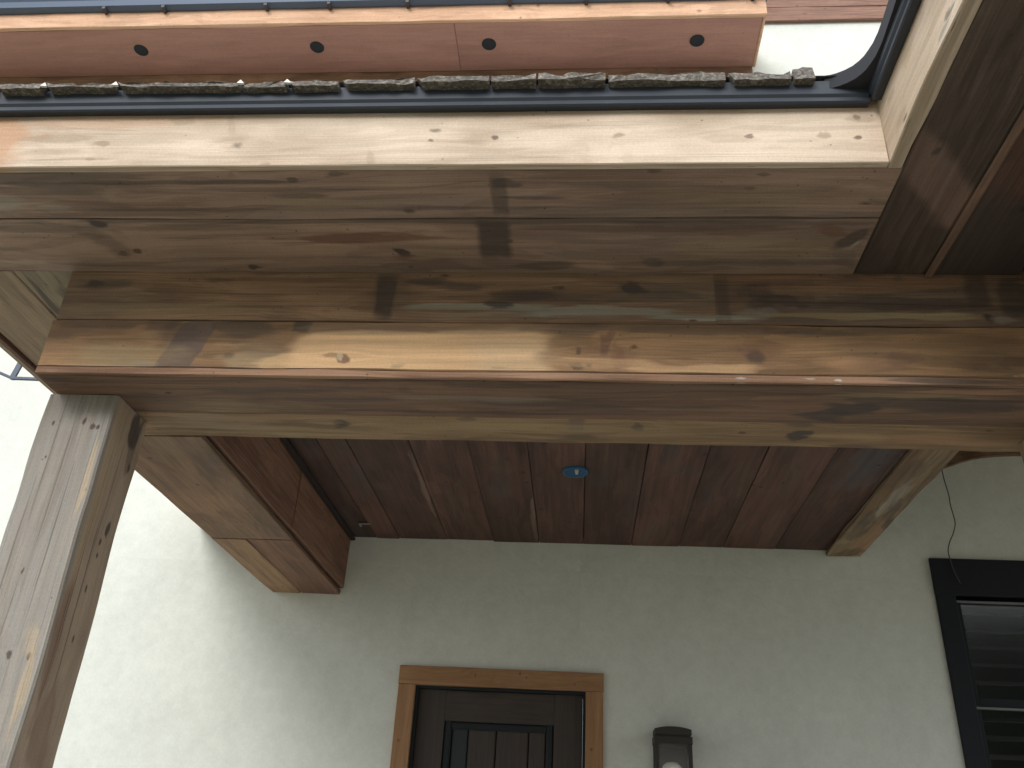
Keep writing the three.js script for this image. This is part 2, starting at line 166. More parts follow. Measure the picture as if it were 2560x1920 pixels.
function extrude(pts, depth, holes = []) {
  const s = new THREE.Shape(pts.map((p) => new THREE.Vector2(...p)));
  for (const h of holes) s.holes.push(new THREE.Path(h.map((p) => new THREE.Vector2(...p))));
  return new THREE.ExtrudeGeometry(s, { depth, bevelEnabled: false });
}
const std = (rgb, roughness = 0.8, metalness = 0, more = {}) => new THREE.MeshStandardMaterial({ color: new THREE.Color().setRGB(...rgb), roughness, metalness, ...more });

// ---------------------------------------------------------------- ground
const groundMap = texture(1024, 1024, (u, v, c) => {
  const x = u * 40, y = v * 40, g = ss(0.4, 0.62, fbm(x * 0.35, y * 0.35, 4)), f = fbm(x * 9, y * 9, 3), r = vn(x * 24, y * 24);
  const soil = [0.20, 0.172, 0.14], gr = [0.065, 0.082, 0.04];
  for (let i = 0; i < 3; i++) c[i] = (soil[i] + (gr[i] - soil[i]) * g) * (0.6 + 0.6 * f + 0.25 * r);
});
groundMap.repeat.set(10, 10);
{ const g = new THREE.PlaneGeometry(400, 400); g.rotateX(-Math.PI / 2); struct('ground', g, new THREE.MeshStandardMaterial({ map: groundMap, roughness: 1 })); }
const concreteMap = texture(512, 512, (u, v, c) => { const k = 0.36 + 0.14 * (fbm(u * 14, v * 14, 4) - 0.5) + 0.06 * (vn(u * 200, v * 200) - 0.5); c[0] = k * 1.03; c[1] = k; c[2] = k * 0.93; });
struct('porch_floor', box(-2.2, 4.0, -0.1, 0.3, -4.93, -2.2), new THREE.MeshStandardMaterial({ map: concreteMap, roughness: 0.9 }));

// ---------------------------------------------------------------- stucco walls
const stuccoMap = texture(1024, 1024, (u, v, c) => { const m = fbm(u * 9, v * 9, 4), f = fbm(u * 70, v * 70, 2), k = 1 + 0.13 * (m - 0.5) + 0.10 * (f - 0.5) + 0.07 * (vn(u * 420, v * 420) - 0.5); c[0] = 0.70 * k; c[1] = 0.72 * k; c[2] = 0.655 * k; });
const stuccoBump = texture(1024, 1024, (u, v, c) => { c[0] = c[1] = c[2] = 0.3 * fbm(u * 30, v * 30, 3) + 0.4 * fbm(u * 160, v * 160, 2) + 0.3 * fbm(u * 7, v * 7, 2); }, false);
for (const t of [stuccoMap, stuccoBump]) t.repeat.set(1 / 3, 1 / 3);
const stucco = new THREE.MeshStandardMaterial({ map: stuccoMap, bumpMap: stuccoBump, bumpScale: 0.0022, roughness: 0.95 });
const Z = -4.934, FL = 0.3;
{
  const w = thing('stucco_wall', 'pale stucco wall behind the porch with the door and the dark window', 'wall', [0, 0, Z]);
  const g = extrude([[-5.2, -0.1], [4.6, -0.1], [4.6, 9.4], [-5.2, 9.4]], 0.22, [[[-0.885, FL], [0.04, FL], [0.04, 2.355], [-0.885, 2.355]], [[2.02, 1.05], [3.9, 1.05], [3.9, 3.03], [2.02, 3.03]]]);
  g.translate(0, 0, Z - 0.22); part('plaster', g, stucco, w);
}

{ // the wing of the house whose roof comes forward on the right
  const w = thing('wing_wall', 'pale stucco wall of the house wing beyond the right picture edge', 'wall', [2.7, 0, 0.3]);
  part('plaster', box(2.6, 2.8, -0.1, 4.2, -2.75, 3.0), stucco, w);
}
// ---------------------------------------------------------------- entry door
const casing = wood({ L: 2.4, W: 0.1, seed: 3, base: [0.37, 0.225, 0.12], dark: [0.24, 0.135, 0.07], mottle: 0.4, grain: 0.4, wear: 0.35, knots: 5, cracks: 0.1, bump: 0.001 });
const doorSkin = wood({ L: 2, W: 0.3, seed: 4, base: [0.058, 0.048, 0.044], dark: [0.035, 0.028, 0.026], mottle: 0.3, wear: 0.1, knots: 0, cracks: 0.1, bump: 0.001, rough: 0.7 });
const doorDark = std([0.016, 0.02, 0.023], 0.9);
{
  const d = thing('entry_door', 'dark brown plank panel door in a tan pine casing', 'door', [-0.42, FL, Z]);
  part('head_casing', timber({ axis: 'x', x: [-0.975, 0.131], y: [2.347, 2.443], z: [Z + 0.002, Z + 0.026], ch: 0.003, wob: 0.001, seed: 2 }), casing, d);
  part('side_casing', timber({ axis: 'y', x: [-0.973, -0.881], y: [FL, 2.345], z: [Z + 0.002, Z + 0.024], ch: 0.003, wob: 0.001, seed: 5 }), casing, d);
  part('side_casing', timber({ axis: 'y', x: [0.037, 0.129], y: [FL, 2.345], z: [Z + 0.002, Z + 0.024], ch: 0.003, wob: 0.001, seed: 6 }), casing, d);
  for (const [a, b] of [[-0.882, -0.866], [0.022, 0.038]]) part('jamb', box(a, b, FL, 2.350, Z - 0.14, Z + 0.001), doorDark, d);
  part('head_jamb', box(-0.866, 0.022, 2.334, 2.350, Z - 0.14, Z + 0.001), doorDark, d);
  const z0 = Z - 0.075, z1 = Z - 0.03, leaf = part('door_leaf', box(-0.8655, 0.0215, FL + 0.01, 2.3335, z0 - 0.03, z0 - 0.001), doorDark, d);
  part('door_stile', bevel(-0.864, -0.715, FL + 0.01, 2.332, z0, z1, 0.002), doorSkin, leaf);
  part('door_stile', bevel(-0.129, 0.020, FL + 0.01, 2.332, z0, z1, 0.002), doorSkin, leaf);
  part('door_rail', bevel(-0.7145, -0.1295, 2.175, 2.3315, z0, z1 - 0.001, 0.002), doorSkin, leaf);
  part('door_rail', bevel(-0.7145, -0.1295, FL + 0.011, FL + 0.25, z0, z1 - 0.001, 0.002), doorSkin, leaf);
  part('door_rail', bevel(-0.7145, -0.1295, 1.08, 1.26, z0, z1 - 0.001, 0.002), doorSkin, leaf);
  for (const [y0, y1] of [[1.26, 2.175], [FL + 0.25, 1.08]]) {
    for (const [a, b] of [[-0.7135, -0.675], [-0.169, -0.1305]]) part('panel_moulding', bevel(a, b, y0 + 0.001, y1 - 0.001, z0 + 0.012, z1 - 0.008, 0.008), doorDark, leaf);
    for (const [a, b] of [[y1 - 0.039, y1 - 0.001], [y0 + 0.001, y0 + 0.039]]) part('panel_moulding', bevel(-0.675, -0.169, a, b, z0 + 0.012, z1 - 0.009, 0.008), doorDark, leaf);
    const xs = [-0.675, -0.585, -0.435, -0.262, -0.169];
    for (let i = 0; i < 4; i++) part('panel_plank', bevel(xs[i] + 0.003, xs[i + 1] - 0.003, y0 + 0.03, y1 - 0.03, z0 + 0.004, z1 - 0.024, 0.005), i ? doorSkin : std([0.022, 0.027, 0.031], 0.6), leaf);
    part('panel_back', box(-0.68, -0.165, y0 + 0.02, y1 - 0.02, z0, z0 + 0.003), doorDark, leaf);
  }
  const kn = new THREE.LatheGeometry([[0, 0.06], [0.02, 0.058], [0.027, 0.042], [0.022, 0.026], [0.01, 0.02], [0.01, 0.008], [0.03, 0.006], [0.03, 0]].map((p) => new THREE.Vector2(...p)), 24);
  kn.rotateX(Math.PI / 2); kn.translate(-0.055, 1.25, z1); part('knob', kn, std([0.05, 0.045, 0.04], 0.35, 0.9), leaf);
  part('threshold', bevel(-0.88, 0.035, FL, FL + 0.0095, Z - 0.14, Z + 0.03, 0.003), doorDark, d);
}

// ---------------------------------------------------------------- dark window
const blackFrame = std([0.008, 0.010, 0.014], 0.85);
const glass = new THREE.MeshPhysicalMaterial({ color: 0xffffff, transmission: 1, thickness: 0, roughness: 0.13, ior: 1.5 });
{
  const w = thing('window', 'tall black framed window at the right edge of the stucco wall', 'window', [2.9, 1.0, Z]);
  const z1 = Z + 0.02;
  part('head_trim', bevel(1.936, 3.98, 2.93, 3.135, Z + 0.001, z1 + 0.006, 0.004), blackFrame, w);
  part('side_trim', bevel(1.936, 2.04, 0.92, 2.929, Z + 0.001, z1, 0.004), blackFrame, w);
  part('side_trim', bevel(3.88, 3.98, 0.92, 2.929, Z + 0.001, z1, 0.004), blackFrame, w);
  part('sill', bevel(2.041, 3.879, 0.92, 1.06, Z + 0.001, z1 + 0.03, 0.004), blackFrame, w);
  const bar = std([0.17, 0.185, 0.185], 0.8);
  for (const y of [2.905, 2.352, 1.8]) part('glazing_bar', bevel(2.021, 3.899, y - 0.006, y + 0.006, Z - 0.03, Z - 0.012, 0.002), bar, w);
  for (const [y0, y1] of [[2.359, 2.898], [1.807, 2.345], [1.06, 1.793]]) {
    part('sash_stile', bevel(2.022, 2.075, y0, y1, Z - 0.05, Z - 0.02, 0.004), blackFrame, w);
    part('sash_stile', bevel(2.95, 3.0, y0, y1, Z - 0.05, Z - 0.02, 0.004), blackFrame, w);
    const sr = part('sash_rail', bevel(2.0755, 2.9495, y0, y0 + 0.045, Z - 0.05, Z - 0.021, 0.004), blackFrame, w);
    part('pane', box(2.0755, 2.9495, y0 + 0.046, y1, Z - 0.037, Z - 0.034), glass, sr);
    part('pane', box(3.0005, 3.899, y0, y1, Z - 0.037, Z - 0.034), glass, w);
  }
  const slat = std([0.024, 0.027, 0.029], 0.8); for (let y = 1.12; y < 2.95; y += 0.092) { const g = bevel(2.06, 3.87, -0.002, 0.002, -0.03, 0.03, 0.001); g.rotateX(0.5); g.translate(0, y, Z - 0.13); part('blind_slat', g, slat, w); }
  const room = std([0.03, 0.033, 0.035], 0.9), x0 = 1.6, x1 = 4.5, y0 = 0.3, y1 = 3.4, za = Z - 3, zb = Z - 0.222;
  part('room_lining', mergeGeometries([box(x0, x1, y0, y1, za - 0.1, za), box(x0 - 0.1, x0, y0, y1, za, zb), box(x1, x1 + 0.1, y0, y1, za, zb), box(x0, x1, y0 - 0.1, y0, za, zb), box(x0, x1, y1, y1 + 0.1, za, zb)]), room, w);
}

// ---------------------------------------------------------------- wall lantern
{
  const bronze = std([0.040, 0.036, 0.031], 0.7, 0.1), cx = 0.478;
  const l = thing('wall_lantern', 'dark bronze wall lantern with a stepped cap beside the door', 'lantern', [cx, 1.72, Z]);
  const zf = Z + 0.135;
  part('back_plate', bevel(cx - 0.086, cx + 0.086, 1.74, 2.10, Z + 0.001, Z + 0.018, 0.004), bronze, l);
  const lid = (w, y0, y1, bow, d) => { const s = new THREE.Shape(); s.moveTo(-w, 0); s.lineTo(w, 0); s.lineTo(w, y1 - y0 - bow); s.quadraticCurveTo(w * 0.5, y1 - y0, 0, y1 - y0); s.quadraticCurveTo(-w * 0.5, y1 - y0, -w, y1 - y0 - bow); const g = new THREE.ExtrudeGeometry(s, { depth: d, bevelEnabled: true, bevelSize: 0.004, bevelThickness: 0.004, bevelSegments: 2, curveSegments: 10 }); g.translate(cx, y0, Z + 0.006); return g; };
  part('cap', mergeGeometries([lid(0.088, 2.142, 2.172, 0.012, 0.135), lid(0.084, 2.127, 2.142, 0.001, 0.122), lid(0.092, 2.098, 2.127, 0.001, 0.128)]), bronze, l);
  part('base_ring', bevel(cx - 0.094, cx + 0.094, 1.75, 1.785, Z + 0.019, zf, 0.004), bronze, l);
  for (const s of [-1, 1]) for (const z of [Z + 0.026, zf - 0.016]) part('upright', bevel(cx + s * 0.084 - 0.010, cx + s * 0.084 + 0.010, 1.786, 2.093, z - 0.008, z + 0.008, 0.003), bronze, l);
  const seeded = new THREE.MeshPhysicalMaterial({ color: 0xffffff, transmission: 1, thickness: 0, roughness: 0.35, ior: 1.5 });
  part('glass_front', box(cx - 0.0735, cx + 0.0735, 1.786, 2.093, zf - 0.018, zf - 0.015), seeded, l);
  for (const s of [-1, 1]) part('glass_side', box(cx + s * 0.084 - 0.0015, cx + s * 0.084 + 0.0015, 1.786, 2.093, Z + 0.0345, zf - 0.0245), seeded, l);
  const bulb = new THREE.LatheGeometry([[0, 0.062], [0.018, 0.058], [0.03, 0.044], [0.034, 0.026], [0.03, 0.006], [0.02, -0.016], [0.014, -0.034], [0.014, -0.06], [0, -0.06]].map((p) => new THREE.Vector2(...p)), 24);
  bulb.scale(1.5, 1.15, 1.5); bulb.translate(cx - 0.005, 1.945, Z + 0.07); part('bulb', bulb, std([0.86, 0.86, 0.80], 0.3), l);
  const so = new THREE.CylinderGeometry(0.017, 0.019, 0.1, 18); so.translate(cx - 0.005, 1.81, Z + 0.07); part('socket', so, bronze, l);
}

// ---------------------------------------------------------------- front beam of reclaimed timber
const BX0 = -1.73, BX1 = 2.0, HB = 2.825;
{
  const b = thing('porch_beam', 'long built-up beam of stained reclaimed timber across the porch front', 'beam', [0.5, HB, -2.57]);
  const up = (a, c, z, seed, base, dark) => part('upper_board', timber({ axis: 'x', x: [a, c], y: [3.031, 3.24], z: [-2.375, z], ch: 0.002, wob: 0.0012, n: 30, seed }),
    wood({ L: c - a, W: 0.209, seed, base, dark, grey: [0.21, 0.185, 0.155], greyAmount: 0.5, knots: 2, cracks: 0.4, mottle: 0.6, marks: marks.upper.map((m) => [m[0], m[1] - (a - BX0), m[2] - 0.001, ...m.slice(3)]) }), b);
  up(BX0, 0.4088, -2.341, 11, [0.36, 0.25, 0.165], [0.19, 0.13, 0.095]);
  up(0.4095, BX1, -2.3405, 16, [0.30, 0.20, 0.135], [0.15, 0.10, 0.075]);
  part('edge_strip', timber({ axis: 'x', x: [BX0 - 0.003, BX1], y: [2.8255, 2.849], z: [-2.348, -2.333], ch: 0.002, wob: 0.0012, n: 40, seed: 27 }),
    wood({ L: BX1 - BX0, W: 0.025, px: 400, seed: 17, base: [0.36, 0.235, 0.165], dark: [0.21, 0.13, 0.09], mottle: 0.9, rough: 1, knots: 0, cracks: 0.1, marks: [['e', 2.40, 0.014, 0.02, 0.003, 'F', 0.5, 0.5, 0], ['e', 2.48, 0.011, 0.009, 0.004, 'F', 0.8, 0.5, 0], ['e', 2.2, 0.014, 0.012, 0.003, 'F', 0.6, 0.5, 0], ['e', 2.78, 0.012, 0.16, 0.012, 'K', 0.7, 0.5, 0], ['e', 3.1, 0.012, 0.3, 0.01, 'D', 0.6, 0.6, 0]] }), b);
  part('lower_board', timber({ axis: 'x', x: [BX0 - 0.005, BX1], y: [2.852, 3.0275], z: [-2.375, -2.336], ch: 0.004, wob: 0.002, n: 40, seed: 22 }),
    wood({ L: BX1 - BX0, W: 0.18, seed: 12, base: [0.40, 0.26, 0.145], dark: [0.22, 0.14, 0.08], knots: 1, cracks: 0.1, mottle: 0.55, grain: 0.3, marks: marks.lower }), b);
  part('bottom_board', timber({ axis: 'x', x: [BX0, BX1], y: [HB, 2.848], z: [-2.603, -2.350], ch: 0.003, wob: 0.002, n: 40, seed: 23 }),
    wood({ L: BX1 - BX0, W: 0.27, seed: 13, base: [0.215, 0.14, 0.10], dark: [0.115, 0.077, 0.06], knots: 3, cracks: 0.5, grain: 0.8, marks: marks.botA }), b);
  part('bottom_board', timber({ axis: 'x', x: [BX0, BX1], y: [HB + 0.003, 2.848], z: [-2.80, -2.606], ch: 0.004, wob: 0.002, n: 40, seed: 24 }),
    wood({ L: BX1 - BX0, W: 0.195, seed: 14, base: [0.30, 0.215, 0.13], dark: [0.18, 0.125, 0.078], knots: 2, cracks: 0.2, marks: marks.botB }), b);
  part('back_board', timber({ axis: 'x', x: [BX0, BX1], y: [2.85, 3.8], z: [-2.80, -2.77], seed: 25 }), wood({ L: 4.6, W: 0.95, seed: 15, base: [0.25, 0.16, 0.10], px: 100 }), b);
  part('core', box(BX0 + 0.02, BX1 - 0.02, 2.85, 3.2, -2.769, -2.376), std([0.12, 0.08, 0.05]), b);
}

// ---------------------------------------------------------------- side beam from the left post back to the wall
{
  const b = thing('side_beam', 'short boxed timber beam running from the weathered post to the wall', 'beam', [-1.565, HB, -3.87]);
  const under = wood({ L: 1.15, W: 0.40, seed: 31, base: [0.285, 0.195, 0.13], dark: [0.18, 0.12, 0.085], knots: 2, cracks: 0.3, marks: marks.sideU });
  part('bottom_board', timber({ axis: 'z', x: [-1.77, -1.372], y: [HB, 2.85], z: [-3.962, -2.802], seed: 31 }), under, b);
  part('bottom_board', timber({ axis: 'z', x: [-1.77, -1.60], y: [HB - 0.002, 2.85], z: [Z + 0.003, -3.966], seed: 32 }), wood({ L: 0.97, W: 0.17, seed: 33, base: [0.345, 0.235, 0.145], dark: [0.25, 0.165, 0.10], knots: 1 }), b);
  part('bottom_board', timber({ axis: 'z', x: [-1.597, -1.372], y: [HB, 2.85], z: [Z + 0.003, -3.966], seed: 33 }), wood({ L: 0.97, W: 0.22, seed: 34, base: [0.24, 0.145, 0.10], dark: [0.15, 0.09, 0.065], knots: 1 }), b);
  part('inner_board', timber({ axis: 'z', x: [-1.39, -1.36], y: [2.858, 3.163], z: [-3.89, -2.802], seed: 34 }), wood({ L: 1.1, W: 0.3, seed: 35, base: [0.30, 0.175, 0.125], dark: [0.18, 0.105, 0.075], knots: 2 }), b);
  part('inner_board', timber({ axis: 'z', x: [-1.39, -1.357], y: [2.86, 3.163], z: [Z + 0.003, -3.894], seed: 35 }), wood({ L: 1.04, W: 0.3, seed: 36, base: [0.29, 0.17, 0.12], dark: [0.18, 0.10, 0.075], knots: 2 }), b);
  part('outer_board', timber({ axis: 'z', x: [-1.77, -1.74], y: [2.852, 3.163], z: [Z + 0.003, -2.802], seed: 36 }), under, b);
  part('core', box(-1.735, -1.40, 2.855, 3.16, Z + 0.004, -2.81), std([0.06, 0.04, 0.03]), b);
}

// ---------------------------------------------------------------- posts
function post(name, label, x0, x1, z0, z1, mat, seed) {
  const p = thing(name, label, 'post', [(x0 + x1) / 2, FL, (z0 + z1) / 2], 'timber posts carrying the porch beam');
  part('shaft', timber({ axis: 'y', x: [x0, x1], y: [FL, HB - 0.001], z: [z0, z1], ch: 0.006, wob: 0.0035, n: 60, seed, atlas: true }), mat, p);
}
{ // one texture holds the four faces; t = face * 0.24 + offset ; faces in order: back, right, front, left
  const W = 0.96, fr = 0.48, rt = 0.24, h = [];
  const F = (s, t, rs, rt_, c, a) => h.push(['e', s, fr + t, rs, rt_, c, a, 0.35, 0]), Rr = (s, t, rs, rt_, c, a) => h.push(['e', s, rt + (0.22 - t) * 1.09, rs, rt_, c, a, 0.4, 0]);
  for (const [s, t, a, b] of [[2.419, 0.048, 0.01, 0.005], [2.426, 0.15, 0.014, 0.006], [2.41, 0.186, 0.009, 0.008], [2.408, 0.204, 0.01, 0.007], [1.686, 0.146, 0.012, 0.007], [1.684, 0.206, 0.012, 0.006], [1.928, 0.105, 0.01, 0.004], [2.3, 0.06, 0.007, 0.004], [1.5, 0.05, 0.01, 0.005]]) F(s, t, a, b, 'K', 1);
  for (const [s, t, a, b] of [[2.338, 0.177, 0.018, 0.009], [2.068, 0.137, 0.012, 0.006], [2.024, 0.137, 0.01, 0.006], [1.914, 0.125, 0.012, 0.006], [1.764, 0.134, 0.014, 0.005], [2.12, 0.16, 0.03, 0.012]]) Rr(s, t, a, b, 'K', 0.95);
  Rr(2.47, 0.15, 0.06, 0.035, 'K', 0.9); Rr(2.4, 0.16, 0.09, 0.025, 'K', 0.5);
  F(1.62, 0.215, 0.10, 0.016, 'B2', 0.5); F(1.72, 0.2, 0.05, 0.02, 'B2', 0.35); F(2.25, 0.215, 0.12, 0.01, 'B2', 0.5); F(1.4, 0.1, 0.05, 0.06, 'K', 0.4);
  for (const [s, t, a] of [[2.3, 0.07, 0.22], [2.25, 0.12, 0.2], [2.0, 0.16, 0.3], [1.9, 0.05, 0.3], [1.6, 0.1, 0.25]]) F(s, t, a, 0.0022, 'D', 0.7);
  for (const [s, t, a] of [[2.1, 0.06, 0.4], [1.9, 0.1, 0.3], [1.75, 0.05, 0.3], [2.2, 0.11, 0.2]]) Rr(s, t, a, 0.003, 'D', 0.7);
  Rr(1.75, 0.04, 0.2, 0.03, 'R', 0.5); Rr(1.5, 0.1, 0.12, 0.05, 'R', 0.4); Rr(2.2, 0.04, 0.25, 0.025, 'B2', 0.4);
  const m = wood({ L: HB - FL, W, px: 520, seed: 41, base: [0.40, 0.335, 0.27], dark: [0.25, 0.20, 0.155], mottle: 0.6, grain: 0.22, wear: 0.35, knots: 0, cracks: 0.1, bump: 0.002, marks: h,
    strips: [[fr - 0.02, fr + 0.245, [0.29, 0.285, 0.265], 0.85]] });
  post('weathered_post', 'square weathered timber post, pale grey with nail holes, under the left beam end', -1.766, -1.526, -2.70, -2.48, m, 51);
  const m2 = wood({ L: HB - FL, W, px: 200, seed: 42, base: [0.33, 0.26, 0.19], dark: [0.2, 0.15, 0.11], knots: 6, bump: 0.004 });
  post('corner_post', 'square timber post just inside the right edge of the picture', 1.425, 1.665, -2.74, -2.52, m2, 52);
}

// ---------------------------------------------------------------- porch ceiling of dark planks
const HC = 3.165;
{
  const c = thing('porch_ceiling', 'dark red-brown plank ceiling over the porch between the beams', 'ceiling', [0, HC, -3.87]);
  const xs = [-1.352, -1.20, -1.063, -0.778, -0.508, -0.242, 0.014, 0.289, 0.556, 0.806, 1.096, 1.40];
  const cols = xs.map((_, i) => { const k = [0.75, 1.12, 0.85, 1.15, 0.78, 1.12, 0.95, 1.2, 0.9, 1.22, 0.8, 1][i]; return [0.135 * k, 0.074 * k, 0.060 * k]; });
  const R = rng(77);
  for (let i = 0; i < xs.length - 1; i++) {
    const L = 2.12, W = xs[i + 1] - xs[i], col = cols[i], mk = [], sel = [['K', 0.6], ['R', 0.45], ['D', 0.45]];
    for (let k = 0; k < 7; k++) { const [a, b] = sel[Math.floor(R() * 3)]; mk.push(['e', R() * L, R() * W, 0.05 + R() * 0.25, 0.02 + R() * 0.08, a, b * (0.4 + R() * 0.6), 0.5, 0]); }
    if (i > 1 && R() > 0.45) mk.push(['e', 0.3 + R() * 1.2, R() > 0.5 ? 0.012 : W - 0.014, 0.2 + R() * 0.3, 0.013, 'W', 0.7, 0.5, 0]);
    if (i === 10) mk.push(['e', 1.3, 0.18, 0.5, 0.07, 'G', 0.7, 0.6, 0]);
    const dy = (R() - 0.5) * 0.006;
    part('plank', timber({ axis: 'z', x: [xs[i] + 0.0012, xs[i + 1] - 0.0012], y: [HC + dy, HC + 0.025 + dy], z: [Z + 0.004, -2.802], ch: 0.0025, wob: 0.001, n: 8, seed: 60 + i }),
      wood({ L, W, seed: 61 + i, base: col.map((x) => x * 0.8), dark: col.map((x) => x * 0.45), mottle: 0.7, knots: 3, cracks: 0.3, marks: mk, px: 360, rough: 0.75 }), c);
  }
  part('backing', box(-1.36, 1.56, HC + 0.032, HC + 0.05, Z + 0.004, -2.802), std([0.02, 0.015, 0.012]), c);
  part('dark_trim', timber({ axis: 'z', x: [-1.355, -1.325], y: [HC - 0.02, HC - 0.004], z: [Z + 0.004, -2.802], seed: 80 }), std([0.03, 0.02, 0.018]), c);
}
{
  const t = thing('ceiling_rail', 'narrow tan timber rail edging the right side of the plank ceiling', 'rail', [1.47, 3.1, -3.87]);
  part('rail_board', timber({ axis: 'z', x: [1.377, 1.57], y: [3.135, 3.161], z: [Z + 0.005, -2.802], ch: 0.004, wob: 0.004, n: 24, seed: 90 }),
    wood({ L: 2.13, W: 0.19, seed: 91, base: [0.33, 0.24, 0.145], dark: [0.17, 0.12, 0.075], grey: [0.3, 0.27, 0.2], greyAmount: 0.5, mottle: 1.0, knots: 4, cracks: 0.3, marks: [['e', 0.5, 0.05, 0.2, 0.03, 'K', 0.5, 0.5, 0.5], ['e', 0.9, 0.1, 0.25, 0.03, 'P', 0.6, 0.5, 0.8], ['e', 0.75, 0.14, 0.15, 0.03, 'K', 0.5, 0.5, 0], ['e', 0.3, 0.14, 0.25, 0.04, 'O', 0.35, 0.6, 0], ['e', 0.06, 0.1, 0.08, 0.05, 'D', 0.6, 0.5, 0], ['e', 1.2, 0.06, 0.2, 0.05, 'D', 0.5, 0.5, 0], ['e', 0.55, 0.17, 0.08, 0.02, 'K', 0.6, 0.5, 0]] }), t);
  part('riser_board', timber({ axis: 'z', x: [1.545, 1.575], y: [3.163, 3.8], z: [Z + 0.005, -2.802], seed: 92 }), std([0.2, 0.13, 0.08]), t);
}
{
  const h = thing('upper_ceiling', 'raised brown ceiling with a curved header board over the window', 'ceiling', [2.2, 3.78, -3.87]);
  const m = wood({ L: 2.5, W: 0.4, seed: 95, base: [0.22, 0.145, 0.095], dark: [0.13, 0.08, 0.055] });
  part('header_board', (() => { const g = extrude([[1.58, 3.40], [1.8, 3.53], [2.0, 3.635], [2.119, 3.684], [2.20, 3.716], [2.287, 3.743], [2.35, 3.757], [2.422, 3.766], [2.528, 3.773], [4.5, 3.775], [4.5, 3.85], [1.58, 3.85]], 0.03); g.translate(0, 0, Z + 0.003); return g; })(), m, h);
  part('ceiling_board', box(1.577, 4.5, 3.82, 3.86, Z + 0.034, -2.80), m, h);
}
{ // electrical box in the ceiling, and a pale wire clip
  const blue = std([0.012, 0.12, 0.26], 0.45), cx = -0.031, cz = -3.848;
  const e = thing('ceiling_outlet_box', 'round blue electrical box set in the dark plank ceiling', 'electrical box', [cx, HC, cz]);
  const rim = new THREE.LatheGeometry([[0.050, 0.004], [0.0515, -0.006], [0.0595, -0.006], [0.0605, 0.004]].map((p) => new THREE.Vector2(...p)), 40); rim.translate(cx, HC - 0.005, cz); part('rim', rim, blue, e);
  const disc = new THREE.CylinderGeometry(0.051, 0.051, 0.004, 40); disc.translate(cx, HC - 0.0065, cz); const plate = part('plate', disc, std([0.008, 0.075, 0.17], 0.4), e);
  const nut = new THREE.LatheGeometry([[0, -0.022], [0.006, -0.02], [0.0105, 0], [0, 0]].map((p) => new THREE.Vector2(...p)), 14); nut.translate(cx + 0.006, HC - 0.009, cz + 0.03); part('wire_nut', nut, std([0.8, 0.78, 0.74], 0.5), plate);
  const k = thing('wire_clip', 'small pale metal clip on the dark ceiling near the side beam', 'clip', [-1.21, HC, -4.65]);
  part('strap', mergeGeometries([box(-1.245, -1.18, HC - 0.012, HC - 0.008, -4.662, -4.65), box(-1.245, -1.241, HC - 0.008, HC - 0.0035, -4.662, -4.65), box(-1.245, -1.233, HC - 0.016, HC - 0.0125, -4.69, -4.65)]), std([0.35, 0.34, 0.33], 0.5, 0.3), k);
}

// ---------------------------------------------------------------- front eave: pale fascia and reclaimed soffit boards
const HS = 3.22, XL = -2.30, XR = 0.80;
{
  const e = thing('front_eave', 'porch roof overhang with a pale pine fascia and grey-brown soffit boards', 'eave', [-0.7, HS, -2.1]);
  part('fascia_board', timber({ axis: 'x', x: [XL, XR - 0.001], y: [HS, 3.46], z: [-1.853, -1.83], ch: 0.003, wob: 0.001, n: 44, seed: 101 }),
    wood({ L: XR - XL, W: 0.24, px: 460, seed: 102, base: [0.60, 0.525, 0.435], dark: [0.42, 0.345, 0.265], mottle: 0.75, grain: 0.18, wear: 0.45, knots: 2, cracks: 0.06, bump: 0.0008, marks: marks.fascia }), e);
  const so = [0.375, 0.285, 0.235], sd = [0.21, 0.158, 0.138], gy = [0.255, 0.218, 0.205];
  part('soffit_board', timber({ axis: 'x', x: [XL, XR + 0.0425], y: [HS + 0.004, HS + 0.026], z: [-2.067, -1.8535], ch: 0.004, wob: 0.002, n: 44, seed: 103 }),
    wood({ L: 3.1425, W: 0.214, seed: 104, base: so, dark: sd, grey: gy, greyAmount: 0.6, knots: 2, cracks: 0.3, grain: 0.36, marks: marks.soff1 }), e);
  part('soffit_board', timber({ axis: 'x', x: [XL, XR + 0.0425], y: [HS + 0.001, HS + 0.026], z: [-2.3395, -2.070], ch: 0.0015, wob: 0.002, n: 44, seed: 105 }),
    wood({ L: 3.1425, W: 0.267, seed: 106, base: so, dark: sd, grey: gy, greyAmount: 0.5, knots: 2, cracks: 0.3, grain: 0.36, marks: marks.soff2 }), e);
}
